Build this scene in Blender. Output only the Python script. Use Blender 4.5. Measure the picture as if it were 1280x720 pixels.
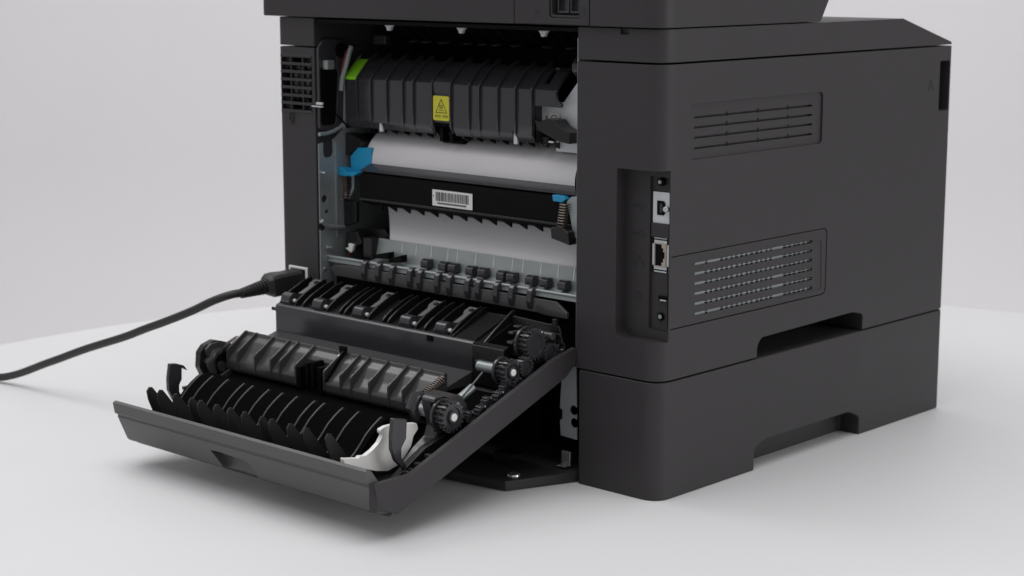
import bpy, bmesh, math, random
from mathutils import Vector, Matrix
random.seed(4)
for o in list(bpy.data.objects):
    bpy.data.objects.remove(o)
SC = bpy.context.scene
COL = SC.collection

# ------------------------------------------------------------------ camera
cam_d = bpy.data.cameras.new('camera')
cam = bpy.data.objects.new('camera', cam_d)
COL.objects.link(cam)
yaw, pit = -0.74991, 0.17775
cam.location = (0.84790, -1.07326, 0.41301)
cam.rotation_euler = (math.pi / 2 - pit, 0.0, -yaw)
cam_d.sensor_width = 36.0
cam_d.lens = 2304.93 / 1280.0 * 36.0
cam_d.clip_start = 0.02
cam_d.clip_end = 60
cam_d.dof.use_dof = True
cam_d.dof.focus_distance = 1.36
cam_d.dof.aperture_fstop = 13
SC.camera = cam

# ------------------------------------------------------------------ light
world = bpy.data.worlds.new('World')
SC.world = world
world.use_nodes = True
wb = world.node_tree.nodes['Background']
wb.inputs[0].default_value = (1.0, 0.985, 1.0, 1)
wb.inputs[1].default_value = 0.38


def softbox(name, loc, aim, sx, sy, power, col=(1, 1, 1)):
    d = bpy.data.lights.new(name, 'AREA')
    d.shape = 'RECTANGLE'
    d.size, d.size_y = sx, sy
    d.energy = power
    d.color = col
    o = bpy.data.objects.new(name, d)
    COL.objects.link(o)
    o.location = loc
    v = Vector(aim) - Vector(loc)
    o.rotation_euler = v.to_track_quat('-Z', 'Y').to_euler()
    return o


softbox('overhead_softbox', (-0.05, -0.55, 2.4), (-0.1, -0.45, 0), 2.6, 2.2, 40)
softbox('key_softbox', (-1.55, -0.30, 1.75), (-0.25, -0.05, 0.1), 0.80, 0.80, 6.5)
softbox('side_softbox', (2.7, 1.0, 0.75), (0, 0.2, 0.2), 1.5, 1.1, 21)
softbox('backdrop_light', (-1.0, 1.3, 2.4), (-1.7, 2.1, 0.7), 3.0, 0.6, 21)  # unseen lamp, added to brighten the backdrop

SC.view_settings.view_transform = 'Standard'
SC.view_settings.look = 'None'
SC.view_settings.exposure = 0.08
SC.view_settings.gamma = 1.0


# ------------------------------------------------------------------ materials
def mat(name, col, rough=0.5, metal=0.0, bump=0.0, bscale=900, var=0.0, vscale=30, spec=0.5, rvar=0.0):
    m = bpy.data.materials.new(name)
    m.use_nodes = True
    nt = m.node_tree
    b = nt.nodes['Principled BSDF']
    b.inputs['Base Color'].default_value = (*col, 1)
    b.inputs['Roughness'].default_value = rough
    b.inputs['Metallic'].default_value = metal
    b.inputs['Specular IOR Level'].default_value = spec
    tc = nt.nodes.new('ShaderNodeTexCoord')
    if var > 0 or rvar > 0:
        n = nt.nodes.new('ShaderNodeTexNoise')
        n.inputs['Scale'].default_value = vscale
        n.inputs['Detail'].default_value = 6
        nt.links.new(tc.outputs['Object'], n.inputs['Vector'])
        if var > 0:
            r = nt.nodes.new('ShaderNodeMapRange')
            r.inputs['From Min'].default_value = 0.3
            r.inputs['From Max'].default_value = 0.7
            r.inputs['To Min'].default_value = 1 - var
            r.inputs['To Max'].default_value = 1 + var
            nt.links.new(n.outputs['Fac'], r.inputs['Value'])
            mx = nt.nodes.new('ShaderNodeVectorMath')
            mx.operation = 'SCALE'
            mx.inputs[0].default_value = col
            nt.links.new(r.outputs['Result'], mx.inputs['Scale'])
            nt.links.new(mx.outputs['Vector'], b.inputs['Base Color'])
        if rvar > 0:
            r2 = nt.nodes.new('ShaderNodeMapRange')
            r2.inputs['From Min'].default_value = 0.3
            r2.inputs['From Max'].default_value = 0.7
            r2.inputs['To Min'].default_value = rough - rvar
            r2.inputs['To Max'].default_value = rough + rvar
            nt.links.new(n.outputs['Fac'], r2.inputs['Value'])
            nt.links.new(r2.outputs['Result'], b.inputs['Roughness'])
    if bump > 0:
        n2 = nt.nodes.new('ShaderNodeTexNoise')
        n2.inputs['Scale'].default_value = bscale
        n2.inputs['Detail'].default_value = 2
        nt.links.new(tc.outputs['Object'], n2.inputs['Vector'])
        bp = nt.nodes.new('ShaderNodeBump')
        bp.inputs['Strength'].default_value = bump
        bp.inputs['Distance'].default_value = 0.0004
        nt.links.new(n2.outputs['Fac'], bp.inputs['Height'])
        nt.links.new(bp.outputs['Normal'], b.inputs['Normal'])
    return m


M_SHELL = mat('charcoal textured plastic', (0.0318, 0.0292, 0.0315), 0.50, bump=0.35, bscale=1400, var=0.07, vscale=9, rvar=0.07, spec=0.36)
M_DARK = mat('black inner plastic', (0.0095, 0.0095, 0.010), 0.28, spec=0.4, bump=0.12, bscale=700, rvar=0.06)
M_SATIN = mat('dark satin plastic', (0.036, 0.0345, 0.039), 0.19, bump=0.04, bscale=900, var=0.06, rvar=0.05)
M_LIP = mat('mid grey satin plastic', (0.080, 0.078, 0.080), 0.45, bump=0.3, bscale=1400, var=0.04, vscale=9)
M_FIN = mat('black fin plastic', (0.021, 0.0205, 0.0205), 0.38, spec=0.4)
M_COVER = mat('grey satin cover plastic', (0.050, 0.0485, 0.051), 0.22, rvar=0.04, vscale=14)
M_LEVER = mat('dull steel', (0.17, 0.175, 0.175), 0.4, 0.5)
M_GLOSS = mat('glossy dark plastic', (0.036, 0.035, 0.039), 0.22, rvar=0.05, vscale=14)
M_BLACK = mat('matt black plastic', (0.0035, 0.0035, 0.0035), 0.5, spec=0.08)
M_MATT = mat('matt black guide', (0.0045, 0.0045, 0.0045), 0.9, spec=0.0)
M_RUBBER = mat('black rubber', (0.016, 0.016, 0.017), 0.5, bump=0.2)
M_STEEL = mat('galvanised steel', (0.33, 0.36, 0.365), 0.42, 0.55, var=0.08, vscale=40, rvar=0.08)
M_BRIGHT = mat('bright steel', (0.62, 0.64, 0.65), 0.27, 0.9, var=0.05, vscale=60)
M_PLATE = mat('connector plate', (0.60, 0.63, 0.65), 0.45, 0.2, var=0.05, vscale=50)
M_ROLL = mat('pale grey transfer roller', (0.60, 0.59, 0.61), 0.36, var=0.03, vscale=20)
M_PALE = mat('pale guide sheet', (0.56, 0.56, 0.58), 0.45, var=0.03, vscale=15)
M_WHITE = mat('white plastic', (0.78, 0.77, 0.75), 0.35, var=0.02)
M_PAPER = mat('white sticker', (0.72, 0.72, 0.72), 0.5)
M_INK = mat('black ink', (0.02, 0.02, 0.02), 0.6)
M_YEL = mat('yellow sticker', (0.62, 0.58, 0.035), 0.42)
M_GREEN = mat('lime green tape', (0.25, 0.66, 0.02), 0.45)
M_BLUE = mat('blue lever plastic', (0.012, 0.27, 0.50), 0.38)
M_RED = mat('red wire', (0.20, 0.012, 0.03), 0.4)
M_BRASS = mat('jack metal', (0.42, 0.36, 0.30), 0.4, 0.5)
M_SPRING = mat('spring wire', (0.13, 0.11, 0.095), 0.35, 0.8)
M_ICON = mat('printed icon', (0.018, 0.018, 0.02), 0.6)
M_TABLE = mat('white table top', (0.66, 0.655, 0.665), 0.55, bump=0.05, bscale=300, var=0.012, vscale=5)
M_WALL = mat('pale grey backdrop', (0.74, 0.73, 0.74), 0.85, var=0.012, vscale=2)


# ------------------------------------------------------------------ mesh builder
class MB:
    def __init__(s):
        s.v, s.f, s.m = [], [], []
        s.mi = 0

    def add(s, vs, fs):
        k = len(s.v)
        s.v += [tuple(p) for p in vs]
        for q in fs:
            s.f.append(tuple(k + i for i in q))
            s.m.append(s.mi)
        return s

    def box(s, x0, x1, y0, y1, z0, z1):
        vs = [(x, y, z) for z in (z0, z1) for y in (y0, y1) for x in (x0, x1)]
        return s.add(vs, [(0, 2, 3, 1), (4, 5, 7, 6), (0, 1, 5, 4), (2, 6, 7, 3), (0, 4, 6, 2), (1, 3, 7, 5)])

    def prism(s, ax, poly, a, b):
        n = len(poly)
        if ax == 'x':
            mk = lambda p, t: (t, p[0], p[1])
        elif ax == 'y':
            mk = lambda p, t: (p[0], t, p[1])
        else:
            mk = lambda p, t: (p[0], p[1], t)
        vs = [mk(p, a) for p in poly] + [mk(p, b) for p in poly]
        fs = [tuple(range(n)), tuple(range(2 * n - 1, n - 1, -1))]
        fs += [(i, n + i, n + (i + 1) % n, (i + 1) % n) for i in range(n)]
        return s.add(vs, fs)

    def loft(s, rings, caps=True, closed=True):
        n = len(rings[0])
        vs = [p for r in rings for p in r]
        fs = []
        for k in range(len(rings) - 1):
            for i in range(n if closed else n - 1):
                j = (i + 1) % n
                fs.append((k * n + i, k * n + j, (k + 1) * n + j, (k + 1) * n + i))
        if caps:
            fs += [tuple(range(n))[::-1], tuple(range((len(rings) - 1) * n, len(rings) * n))]
        return s.add(vs, fs)

    def cyl(s, p0, p1, r0, r1=None, n=20):
        r1 = r0 if r1 is None else r1
        p0, p1 = Vector(p0), Vector(p1)
        d = (p1 - p0).normalized()
        a = d.orthogonal().normalized()
        b = d.cross(a)
        rg = []
        for p, r in ((p0, r0), (p1, r1)):
            rg.append([p + a * r * math.cos(t) + b * r * math.sin(t) for t in [2 * math.pi * i / n for i in range(n)]])
        return s.loft(rg)

    def tube(s, pts, r, n=10):
        pts = [Vector(p) for p in pts]
        rs = r if isinstance(r, (list, tuple)) else [r] * len(pts)
        up = None
        rg = []
        for i, p in enumerate(pts):
            d = (pts[min(i + 1, len(pts) - 1)] - pts[max(i - 1, 0)]).normalized()
            if up is None:
                up = d.orthogonal().normalized()
            up = (up - d * up.dot(d)).normalized()
            b = d.cross(up)
            rg.append([p + up * rs[i] * math.cos(t) + b * rs[i] * math.sin(t) for t in [2 * math.pi * k / n for k in range(n)]])
        return s.loft(rg)

    def coil(s, p0, p1, R, r, turns):
        p0, p1 = Vector(p0), Vector(p1)
        d = (p1 - p0).normalized()
        a = d.orthogonal().normalized()
        b = d.cross(a)
        N = int(turns * 12)
        return s.tube([p0.lerp(p1, i / N) + a * R * math.cos(i * math.pi / 6) + b * R * math.sin(i * math.pi / 6) for i in range(N + 1)], r, 5)

    def gear(s, c, x0, x1, r, teeth, depth=0.0013):
        poly = []
        for i in range(teeth):
            for dt, rr in ((0, r - depth), (0.28, r - depth), (0.42, r), (0.82, r), (0.96, r - depth)):
                t = 2 * math.pi * (i + dt) / teeth
                poly.append((c[0] + rr * math.cos(t), c[1] + rr * math.sin(t)))
        return s.prism('x', poly, x0, x1)

    def ring(s, c, x0, x1, ro, ri, n=28):
        rg = []
        for x, rr in ((x0, ri), (x0, ro), (x1, ro), (x1, ri), (x0, ri)):
            rg.append([(x, c[0] + rr * math.cos(2 * math.pi * i / n), c[1] + rr * math.sin(2 * math.pi * i / n)) for i in range(n)])
        return s.loft(rg, caps=False)

    def ball(s, c, r, sx=1, sy=1, sz=1, n=12):
        rg = []
        for k in range(1, n // 2):
            ph = math.pi * k / (n // 2)
            rg.append([(c[0] + sx * r * math.sin(ph) * math.cos(2 * math.pi * i / n), c[1] + sy * r * math.sin(ph) * math.sin(2 * math.pi * i / n), c[2] + sz * r * math.cos(ph)) for i in range(n)])
        return s.loft(rg)

    def shift(s, d):
        s.v = [(p[0] + d[0], p[1] + d[1], p[2] + d[2]) for p in s.v]
        return s

    def mesh(s, name):
        me = bpy.data.meshes.new(name)
        me.from_pydata(s.v, [], s.f)
        bm = bmesh.new()
        bm.from_mesh(me)
        bmesh.ops.recalc_face_normals(bm, faces=bm.faces)
        bm.to_mesh(me)
        bm.free()
        for i, p in enumerate(me.polygons):
            p.material_index = s.m[i]
        return me


def rrect(a0, a1, b0, b1, r, n=6):
    out = []
    for cx, cy, t0 in ((a1 - r, b1 - r, 0), (a0 + r, b1 - r, 90), (a0 + r, b0 + r, 180), (a1 - r, b0 + r, 270)):
        for i in range(n + 1):
            t = math.radians(t0 + 90 * i / n)
            out.append((cx + r * math.cos(t), cy + r * math.sin(t)))
    return out


def rpoly(pts, r, n=4):
    """round the corners of a polygon"""
    out = []
    N = len(pts)
    rs = r if isinstance(r, (list, tuple)) else [r] * N
    for i in range(N):
        p = Vector(pts[i]); a = Vector(pts[i - 1]) - p; b = Vector(pts[(i + 1) % N]) - p
        ri = min(rs[i], a.length * 0.45, b.length * 0.45)
        if ri <= 0:
            out.append(tuple(p)); continue
        q0, q1 = p + a.normalized() * ri, p + b.normalized() * ri
        for k in range(n + 1):
            t = k / n
            q = q0 * (1 - t) ** 2 + p * 2 * t * (1 - t) + q1 * t * t
            out.append(tuple(q))
    return out


ROOT = Vector((0, 0, 0))


def finish(me, ang=35):
    for p in me.polygons:
        p.use_smooth = True
    me.set_sharp_from_angle(angle=math.radians(ang))


def part(name, mb, m, parent, bevel=0.0, cuts=None, seg=2, label=None, loc=None, ang=35):
    me = mb.mesh(name)
    R = ROOT if loc is None else Vector((0, 0, 0))
    me.transform(Matrix.Translation(-R))
    ms = m if isinstance(m, (list, tuple)) else [m]
    for k in ms:
        me.materials.append(k)
    o = bpy.data.objects.new(name, me)
    COL.objects.link(o)
    if cuts:
        tmp = []
        for c in cuts:
            cm = c.mesh('cut')
            cm.transform(Matrix.Translation(-R))
            co = bpy.data.objects.new('cut', cm)
            COL.objects.link(co)
            tmp.append(co)
            md = o.modifiers.new('b', 'BOOLEAN')
            md.operation = 'DIFFERENCE'
            md.solver = 'EXACT'
            md.object = co
        dg = bpy.context.evaluated_depsgraph_get()
        dg.update()
        me2 = bpy.data.meshes.new_from_object(o.evaluated_get(dg))
        o.modifiers.clear()
        o.data = me2
        me2.name = name
        for co in tmp:
            bpy.data.objects.remove(co)
        me = me2
    finish(me, ang)
    if bevel > 0:
        bv = o.modifiers.new('edge', 'BEVEL')
        bv.width = bevel
        bv.segments = seg
        bv.limit_method = 'ANGLE'
        bv.angle_limit = math.radians(40)
        bv.harden_normals = True
    if parent is not None:
        o.parent = parent
    if loc is not None:
        o.location = loc
    if label:
        o['label'] = label
    return o


def again(o, parent, loc):
    c = o.copy()
    COL.objects.link(c)
    c.parent = parent
    c.location = loc
    return c


def row(name, mb, m, parent, xs, bevel=0.0, base=(0, 0, 0)):
    """repeat a piece along x, the mesh shared; mb is built around x = 0"""
    first = None
    out = []
    for x in xs:
        loc = Vector((x, 0, 0)) + Vector(base) - ROOT
        if first is None:
            first = part(name, mb, m, parent, bevel, loc=loc)
            out.append(first)
        else:
            out.append(again(first, parent, loc))
    return out


def thing(name, label, cat, loc):
    o = bpy.data.objects.new(name, None)
    o.empty_display_size = 0.05
    COL.objects.link(o)
    o.location = loc
    o['label'] = label
    o['category'] = cat
    return o


# ------------------------------------------------------------------ the setting
mb = MB()
TC, TR = (-0.035, 0.05), 0.858
rg = []
for z, r in ((-0.03, TR - 0.006), (-0.026, TR), (-0.004, TR), (-0.001, TR - 0.0015), (0.0, TR - 0.004)):
    rg.append([(TC[0] + r * math.cos(2 * math.pi * i / 160), TC[1] + r * math.sin(2 * math.pi * i / 160), z) for i in range(160)])
mb.loft(rg)
mb.cyl((TC[0], TC[1], -0.72), (TC[0], TC[1], -0.0305), 0.05, n=32)
mb.cyl((TC[0], TC[1], -0.75), (TC[0], TC[1], -0.72), 0.33, 0.3, n=48)
o = part('table', mb, M_TABLE, None)
o['kind'] = 'structure'

# a studio sweep: floor, cove and wall in one sheet, set square behind the table
mb = MB()
prof = [(-3.2, -0.75), (1.6, -0.75)]
for i in range(1, 13):
    t = math.pi / 2 * i / 12
    prof.append((1.6 + 0.7 * math.sin(t), -0.75 + 0.7 * (1 - math.cos(t))))
prof.append((2.3, 3.2))
mb.loft([[(x, p[0], p[1]) for p in prof] for x in (-4.5, 4.5)], caps=False, closed=False)
o = part('backdrop', mb, M_WALL, None)
o.location = (-0.5, 0.2, 0)
o.rotation_euler = (0, 0, math.radians(43))
o['kind'] = 'structure'

# ------------------------------------------------------------------ paper tray unit
W, D = 0.4390, 0.4200
Z1, Z2, Z3 = 0.0945, 0.3350, 0.3605
ROOT = Vector((-W / 2, D / 2, 0))
tray = thing('paper_tray_unit', 'low charcoal paper tray base with notched lower edge, under the printer', 'tray unit', ROOT)


def plan(inset=0.0, rr=0.017, rf=0.006):
    pts = [(-W + inset, inset), (-inset, inset), (-inset, D - inset), (-W + inset, D - inset)]
    return rpoly(pts, [0.008, rr, rf, rf], 8)


mb = MB().prism('z', plan(), 0.0, Z1 - 0.0013)
part('tray_shell', mb, M_SHELL, tray, 0.0013, cuts=[
    MB().box(-0.400, -0.0800, -0.05, 0.10, -0.01, 0.2),
    MB().prism('x', rpoly([(0.1272, -0.02), (0.1272, 0.0172), (0.139, 0.0232), (0.268, 0.0232), (0.2835, 0.0160), (0.2835, -0.02)], [0, 0.003, 0.006, 0.004, 0.003, 0]), -0.020, 0.02)])
# inner frame seen through the rear gap
mb = MB().box(-0.398, -0.082, 0.060, 0.064, 0.006, Z1 - 0.003)
for k in range(9):
    x = -0.37 + 0.034 * k
    mb.box(x, x + 0.003, 0.045, 0.060, 0.012, 0.088)
inner = part('inner_frame', mb, M_BLACK, tray, 0.0005)
mb = MB().prism('z', [(-0.345, -0.030), (-0.335, -0.062), (-0.1632, -0.0635), (-0.1063, -0.0563), (-0.0815, 0.0066), (-0.0815, 0.0595), (-0.398, 0.0595), (-0.398, 0.0066)], 0.0008, 0.0085)
base = part('rear_foot', mb, M_SHELL, tray, 0.0008)
mb = MB().prism('y', [(-0.0948, 0.0944), (-0.0872, 0.0962), (-0.0859, 0.0338), (-0.1030, 0.0347), (-0.1039, 0.0471), (-0.1013, 0.0488), (-0.1014, 0.0561), (-0.1039, 0.0570), (-0.1035, 0.0656), (-0.1019, 0.0836)], 0.005, 0.0065)
part('side_bracket', mb, M_STEEL, tray, 0.0004, cuts=[
    MB().cyl((-0.0895, -0.01, 0.0575), (-0.0895, 0.02, 0.0575), 0.0040),
    MB().cyl((-0.0888, -0.01, 0.0475), (-0.0888, 0.02, 0.0470), 0.0040)])
mb = MB().cyl((-0.1125, -0.040, 0.0085), (-0.1125, -0.040, 0.0105), 0.0055, 0.0050)
part('screw', mb, M_BRIGHT, tray, 0.0004)
mb = MB().box(-0.103, -0.094, 0.006, 0.008, 0.010, 0.022).box(-0.103, -0.094, 0.000, 0.006, 0.010, 0.0112)
part('metal_clip', mb, M_BRIGHT, tray, 0.0003)
mb = MB().box(-0.152, -0.132, -0.022, -0.020, 0.0085, 0.018).box(-0.152, -0.132, -0.020, -0.002, 0.0165, 0.018)
part('latch', mb, M_DARK, tray, 0.0003)

# ------------------------------------------------------------------ printer
ROOT = Vector((-W / 2, D / 2, Z1))
pr = thing('printer', 'dark grey office printer with its rear door hanging open, on a paper tray base', 'printer', ROOT)
XL, XR = -0.3890, -0.0830       # rear opening

slots = []
for (ya, za), (yb, zb) in zip([(0.0406, 0.2931), (0.0408, 0.2856), (0.0410, 0.2779), (0.0412, 0.2697)], [(0.1986, 0.2936), (0.1990, 0.2858), (0.1994, 0.2780), (0.1998, 0.2702)]):
    zc = (za + zb) / 2
    slots.append((ya, yb, zc))
vent_hi = (0.0339, 0.2121, 0.2615, 0.3040)
cav = MB().box(XL, XR, -0.05, 0.13, 0.0985, Z2 + 0.05)
cuts = [cav,
        MB().prism('x', rpoly([(0.1272, 0.05), (0.1272, 0.1035), (0.1325, 0.1100), (0.268, 0.1120), (0.2835, 0.1080), (0.2835, 0.05)], [0, 0.003, 0.006, 0.006, 0.003, 0]), -0.045, 0.02),
        MB().prism('y', rpoly([(-0.0430, 0.2553), (0.03, 0.2553), (0.03, 0.1245), (-0.0430, 0.1245)], [0.002, 0, 0, 0.008], 6), -0.02, 0.0120),
        MB().prism('y', rpoly([(-0.0200, 0.2300 + 0.0200), (0.0006 - 0.002, 0.2500), (0.0006 - 0.002, 0.1320), (-0.0200, 0.1320)], [0.001, 0, 0, 0.003], 4), -0.02, 0.0146),
        MB().prism('x', rrect(*vent_hi, 0.004), -0.0016, 0.02),
        MB().prism('x', rrect(0.3975, 0.4145, 0.2770, 0.3215, 0.002), -0.013, 0.02),
        MB().box(-0.4345, -0.3925, -0.02, 0.05, 0.2775, 0.3265),
        ]
for ya, yb, zc in slots:
    cuts.append(MB().prism('x', rrect(ya, yb, zc - 0.0007, zc + 0.0009, 0.0004, 2), -0.0055, 0.02))
    for k in (1, 2, 3):
        y = ya + (yb - ya) * k / 3.85
        cuts.append(MB().prism('x', rrect(y - 0.0008, y + 0.0012, zc - 0.0012, zc + 0.0022, 0.0003, 2), -0.0055, 0.02))
# seam round the lower vent panel
gy0, gy1, gz0, gz1 = 0.0, 0.2243, 0.1335, 0.1902
outer = rpoly([(gy0, gz0), (gy1, gz0), (gy1, gz1), (gy0, gz1)], [0, 0.006, 0.006, 0], 5)
inn = rpoly([(gy0 - 0.01, gz0 + 0.0008), (gy1 - 0.0008, gz0 + 0.0008), (gy1 - 0.0008, gz1 - 0.0008), (gy0 - 0.01, gz1 - 0.0008)], [0, 0.0055, 0.0055, 0], 5)
mb = MB()
mb.prism('x', [(0.0136, gz0)] + [p for p in outer if p[0] > 0.02] + [(0.0136, gz1)], -0.0042, 0.02)
cuts.append(mb)
mb = MB().prism('z', plan(), Z1, Z2 - 0.0007)
body = part('body_shell', mb, M_SHELL, pr, 0.0012, cuts=cuts)

# lower vent panel
mb = MB().prism('x', [(0.0136, gz0 + 0.0008)] + [p for p in inn if p[0] > 0.02] + [(0.0136, gz1 - 0.0008)], -0.0016, -0.0003)
rows6 = [(a[0], b[0], (a[1] + b[1]) / 2) for a, b in zip([(0.0437, 0.1814), (0.0439, 0.1738), (0.0441, 0.1660), (0.0443, 0.1581), (0.0445, 0.1501), (0.0448, 0.1422)], [(0.2031, 0.1797), (0.2035, 0.1719), (0.2039, 0.1640), (0.2043, 0.1562), (0.2047, 0.1483), (0.2051, 0.1403)])]
vc = [MB().prism('x', rpoly([(0.0362, 0.1813), (0.2161, 0.1809), (0.2183, 0.1385), (0.0372, 0.1413)], 0.003, 4), -0.0008, 0.02)]
for ya, yb, zc in rows6:
    vc.append(MB().prism('x', rrect(ya, yb, zc - 0.0011, zc + 0.0013, 0.0004, 2), -0.02, 0.02))
vp = part('lower_vent_panel', mb, M_SHELL, body, 0.0007, cuts=vc)
# pale perforated plate behind it
holes = []
mb = MB()
mb.box(-0.0034, -0.0026, 0.026, 0.214, 0.137, 0.188)
plate = part('vent_screen', mb, M_STEEL, body)
mb = MB()
random.seed(7)
for ri, (ya, yb, zc) in enumerate(rows6):
    n = 24
    for k in range(n):
        y = ya + (yb - ya) * (k + 0.5) / n + random.uniform(-0.0006, 0.0006)
        lo = 5 if ri in (0, 5) else 2
        if k < lo and k != 2:
            continue
        if 16 <= k <= 17 and ri != 2:
            continue
        w = random.choice((0.0026, 0.0030, 0.0036)) if k < 18 else 0.0046
        for dz in (-0.0016, 0.0016):
            mb.box(-0.0026, -0.0023, y - w / 2, y + w / 2, zc + dz - 0.0013, zc + dz + 0.0013)
part('screen_perforations', mb, M_BLACK, plate)['kind'] = 'stuff'

# connector recess, facing the rear
pp = MB().box(-0.0185, -0.0022, 0.0136, 0.0144, 0.1770, 0.2385)
con = part('connector_plate', pp, M_PLATE, body, 0.0003)
mb = MB().box(-0.0190, -0.0020, 0.0120, 0.0136, 0.2037, 0.2148)
part('port_cover', mb, M_SHELL, body, 0.0008)
# usb socket
mb = MB().prism('y', [(-0.0140, 0.2210), (-0.0078, 0.2210), (-0.0064, 0.2228), (-0.0064, 0.2300), (-0.0078, 0.2318), (-0.0140, 0.2318)], 0.0128, 0.0136)
us = part('usb_socket', mb, M_BLACK, con, 0.0002)
mb = MB().box(-0.0112, -0.0088, 0.0126, 0.0128, 0.2230, 0.2298)
part('usb_tongue', mb, M_SATIN, con, 0.0002)
mb = MB().cyl((-0.0042, 0.0100, 0.2262), (-0.0042, 0.0137, 0.2262), 0.0022, 0.0024, 12)
part('plate_screw', mb, M_BRIGHT, con, 0.0004)
# network jack
mb = MB().box(-0.0158, -0.0046, 0.0120, 0.0136, 0.1816, 0.1994)
part('network_jack', mb, M_BRASS, con, 0.0004, cuts=[
    MB().prism('y', [(-0.0150, 0.1822), (-0.0085, 0.1822), (-0.0085, 0.1850), (-0.0070, 0.1850), (-0.0070, 0.1880), (-0.0056, 0.1880), (-0.0056, 0.1930), (-0.0070, 0.1930), (-0.0070, 0.1960), (-0.0085, 0.1960), (-0.0085, 0.1988), (-0.0150, 0.1988)], -0.01, 0.02)])
mb = MB().box(-0.0152, -0.0054, 0.0133, 0.0136, 0.1818, 0.1990)
part('jack_cavity', mb, M_BLACK, con)
mb = MB()
for z in (0.1787, 0.2022):
    mb.box(-0.0164, -0.0036, 0.0132, 0.0137, z - 0.0004, z + 0.0004)
for x in (-0.0174, -0.0034):
    for z in (0.1795, 0.2015):
        mb.box(x - 0.0006, x + 0.0006, 0.0129, 0.0138, z - 0.0026, z + 0.0026)
part('jack_latch', mb, M_BLACK, con)
# security slot, screws
mb = MB().box(-0.0115, -0.0040, 0.0128, 0.0136, 0.1558, 0.1592)
part('lock_slot', mb, M_BLACK, body, 0.0002)
mb = MB().box(-0.0095, -0.0038, 0.0124, 0.0128, 0.1556, 0.1564)
part('lock_slot_rim', mb, M_PLATE, body)
for zz in (0.2465, 0.1430):
    mb = MB().cyl((-0.0095, 0.0100 if zz > 0.2 else 0.0125, zz), (-0.0095, 0.0140, zz), 0.0030, 0.0033, 18)
    mb.mi = 1
    mb.cyl((-0.0095, 0.0096 if zz > 0.2 else 0.0121, zz), (-0.0095, 0.0125, zz), 0.0016, 0.0018, 14)
    part('recess_screw', mb, [M_BLACK, M_STEEL], body, 0.0003)


def usb_icon(z, s=1.0):
    mb = MB()
    x, y = -0.0300, 0.0118
    mb.box(x - 0.0052 * s, x + 0.0046 * s, y, y + 0.0003, z - 0.0003, z + 0.0003)
    mb.cyl((x - 0.0056 * s, y, z), (x - 0.0056 * s, y + 0.0003, z), 0.0012 * s, n=12)
    mb.prism('y', [(x + 0.0046 * s, z - 0.0009), (x + 0.0066 * s, z), (x + 0.0046 * s, z + 0.0009)], y, y + 0.0003)
    mb.prism('y', [(x - 0.003 * s, z + 0.0003), (x - 0.0012 * s, z + 0.0024), (x + 0.0012 * s, z + 0.0024), (x + 0.0012 * s, z + 0.0018), (x - 0.0009 * s, z + 0.0018), (x - 0.0022 * s, z + 0.0003)], y, y + 0.0003)
    mb.cyl((x + 0.0018 * s, y, z + 0.0021), (x + 0.0018 * s, y + 0.0003, z + 0.0021), 0.0008, n=10)
    mb.prism('y', [(x - 0.001 * s, z - 0.0003), (x + 0.0008 * s, z - 0.0024), (x + 0.0026 * s, z - 0.0024), (x + 0.0026 * s, z - 0.0018), (x + 0.0012 * s, z - 0.0018), (x - 0.0002 * s, z - 0.0003)], y, y + 0.0003)
    mb.box(x + 0.0026 * s, x + 0.0040 * s, y, y + 0.0003, z - 0.0028, z - 0.0014)
    return mb


part('usb_icon', usb_icon(0.2262), M_ICON, body)
part('usb_icon', usb_icon(0.2050), M_ICON, body)
mb = MB()
for dx, dz in ((0, 0.0035), (-0.0038, -0.0030), (0.0038, -0.0030)):
    mb.box(-0.0300 + dx - 0.0014, -0.0300 + dx + 0.0014, 0.0117, 0.0120, 0.1842 + dz - 0.0012, 0.1842 + dz + 0.0012)
mb.box(-0.0342, -0.0258, 0.0117, 0.0120, 0.1839, 0.1843).box(-0.0302, -0.0298, 0.0117, 0.0120, 0.1843, 0.1866)
mb.box(-0.0340, -0.0336, 0.0117, 0.0120, 0.1822, 0.1839).box(-0.0264, -0.0260, 0.0117, 0.0120, 0.1822, 0.1839)
part('network_icon', mb, M_ICON, body)
mb = MB().box(-0.0325, -0.0275, 0.0117, 0.0120, 0.1535, 0.1575).box(-0.0317, -0.0311, 0.0117, 0.0120, 0.1575, 0.1597).box(-0.0289, -0.0283, 0.0117, 0.0120, 0.1575, 0.1597).box(-0.0317, -0.0283, 0.0117, 0.0120, 0.1595, 0.1602)
part('padlock_icon', mb, M_ICON, body)


def letters(body_txt, size, m, parent, origin, face='x', name='lettering'):
    cu = bpy.data.curves.new('t', 'FONT')
    cu.body = body_txt
    cu.size = size
    cu.extrude = 0.00012
    to = bpy.data.objects.new('t', cu)
    COL.objects.link(to)
    dg = bpy.context.evaluated_depsgraph_get()
    dg.update()
    me = bpy.data.meshes.new_from_object(to.evaluated_get(dg))
    bpy.data.objects.remove(to)
    R = Matrix.Rotation(math.pi / 2, 4, 'X')
    if face == 'x':
        R = Matrix.Rotation(math.pi / 2, 4, 'Z') @ R
    me.transform(Matrix.Translation(Vector(origin) - ROOT) @ R)
    me.materials.clear()
    me.materials.append(m)
    o = bpy.data.objects.new(name, me)
    COL.objects.link(o)
    o.parent = parent
    return o


letters('A', 0.0135, M_ICON, body, (0.00015, 0.3790, 0.2965), 'x', 'letter')

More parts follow.
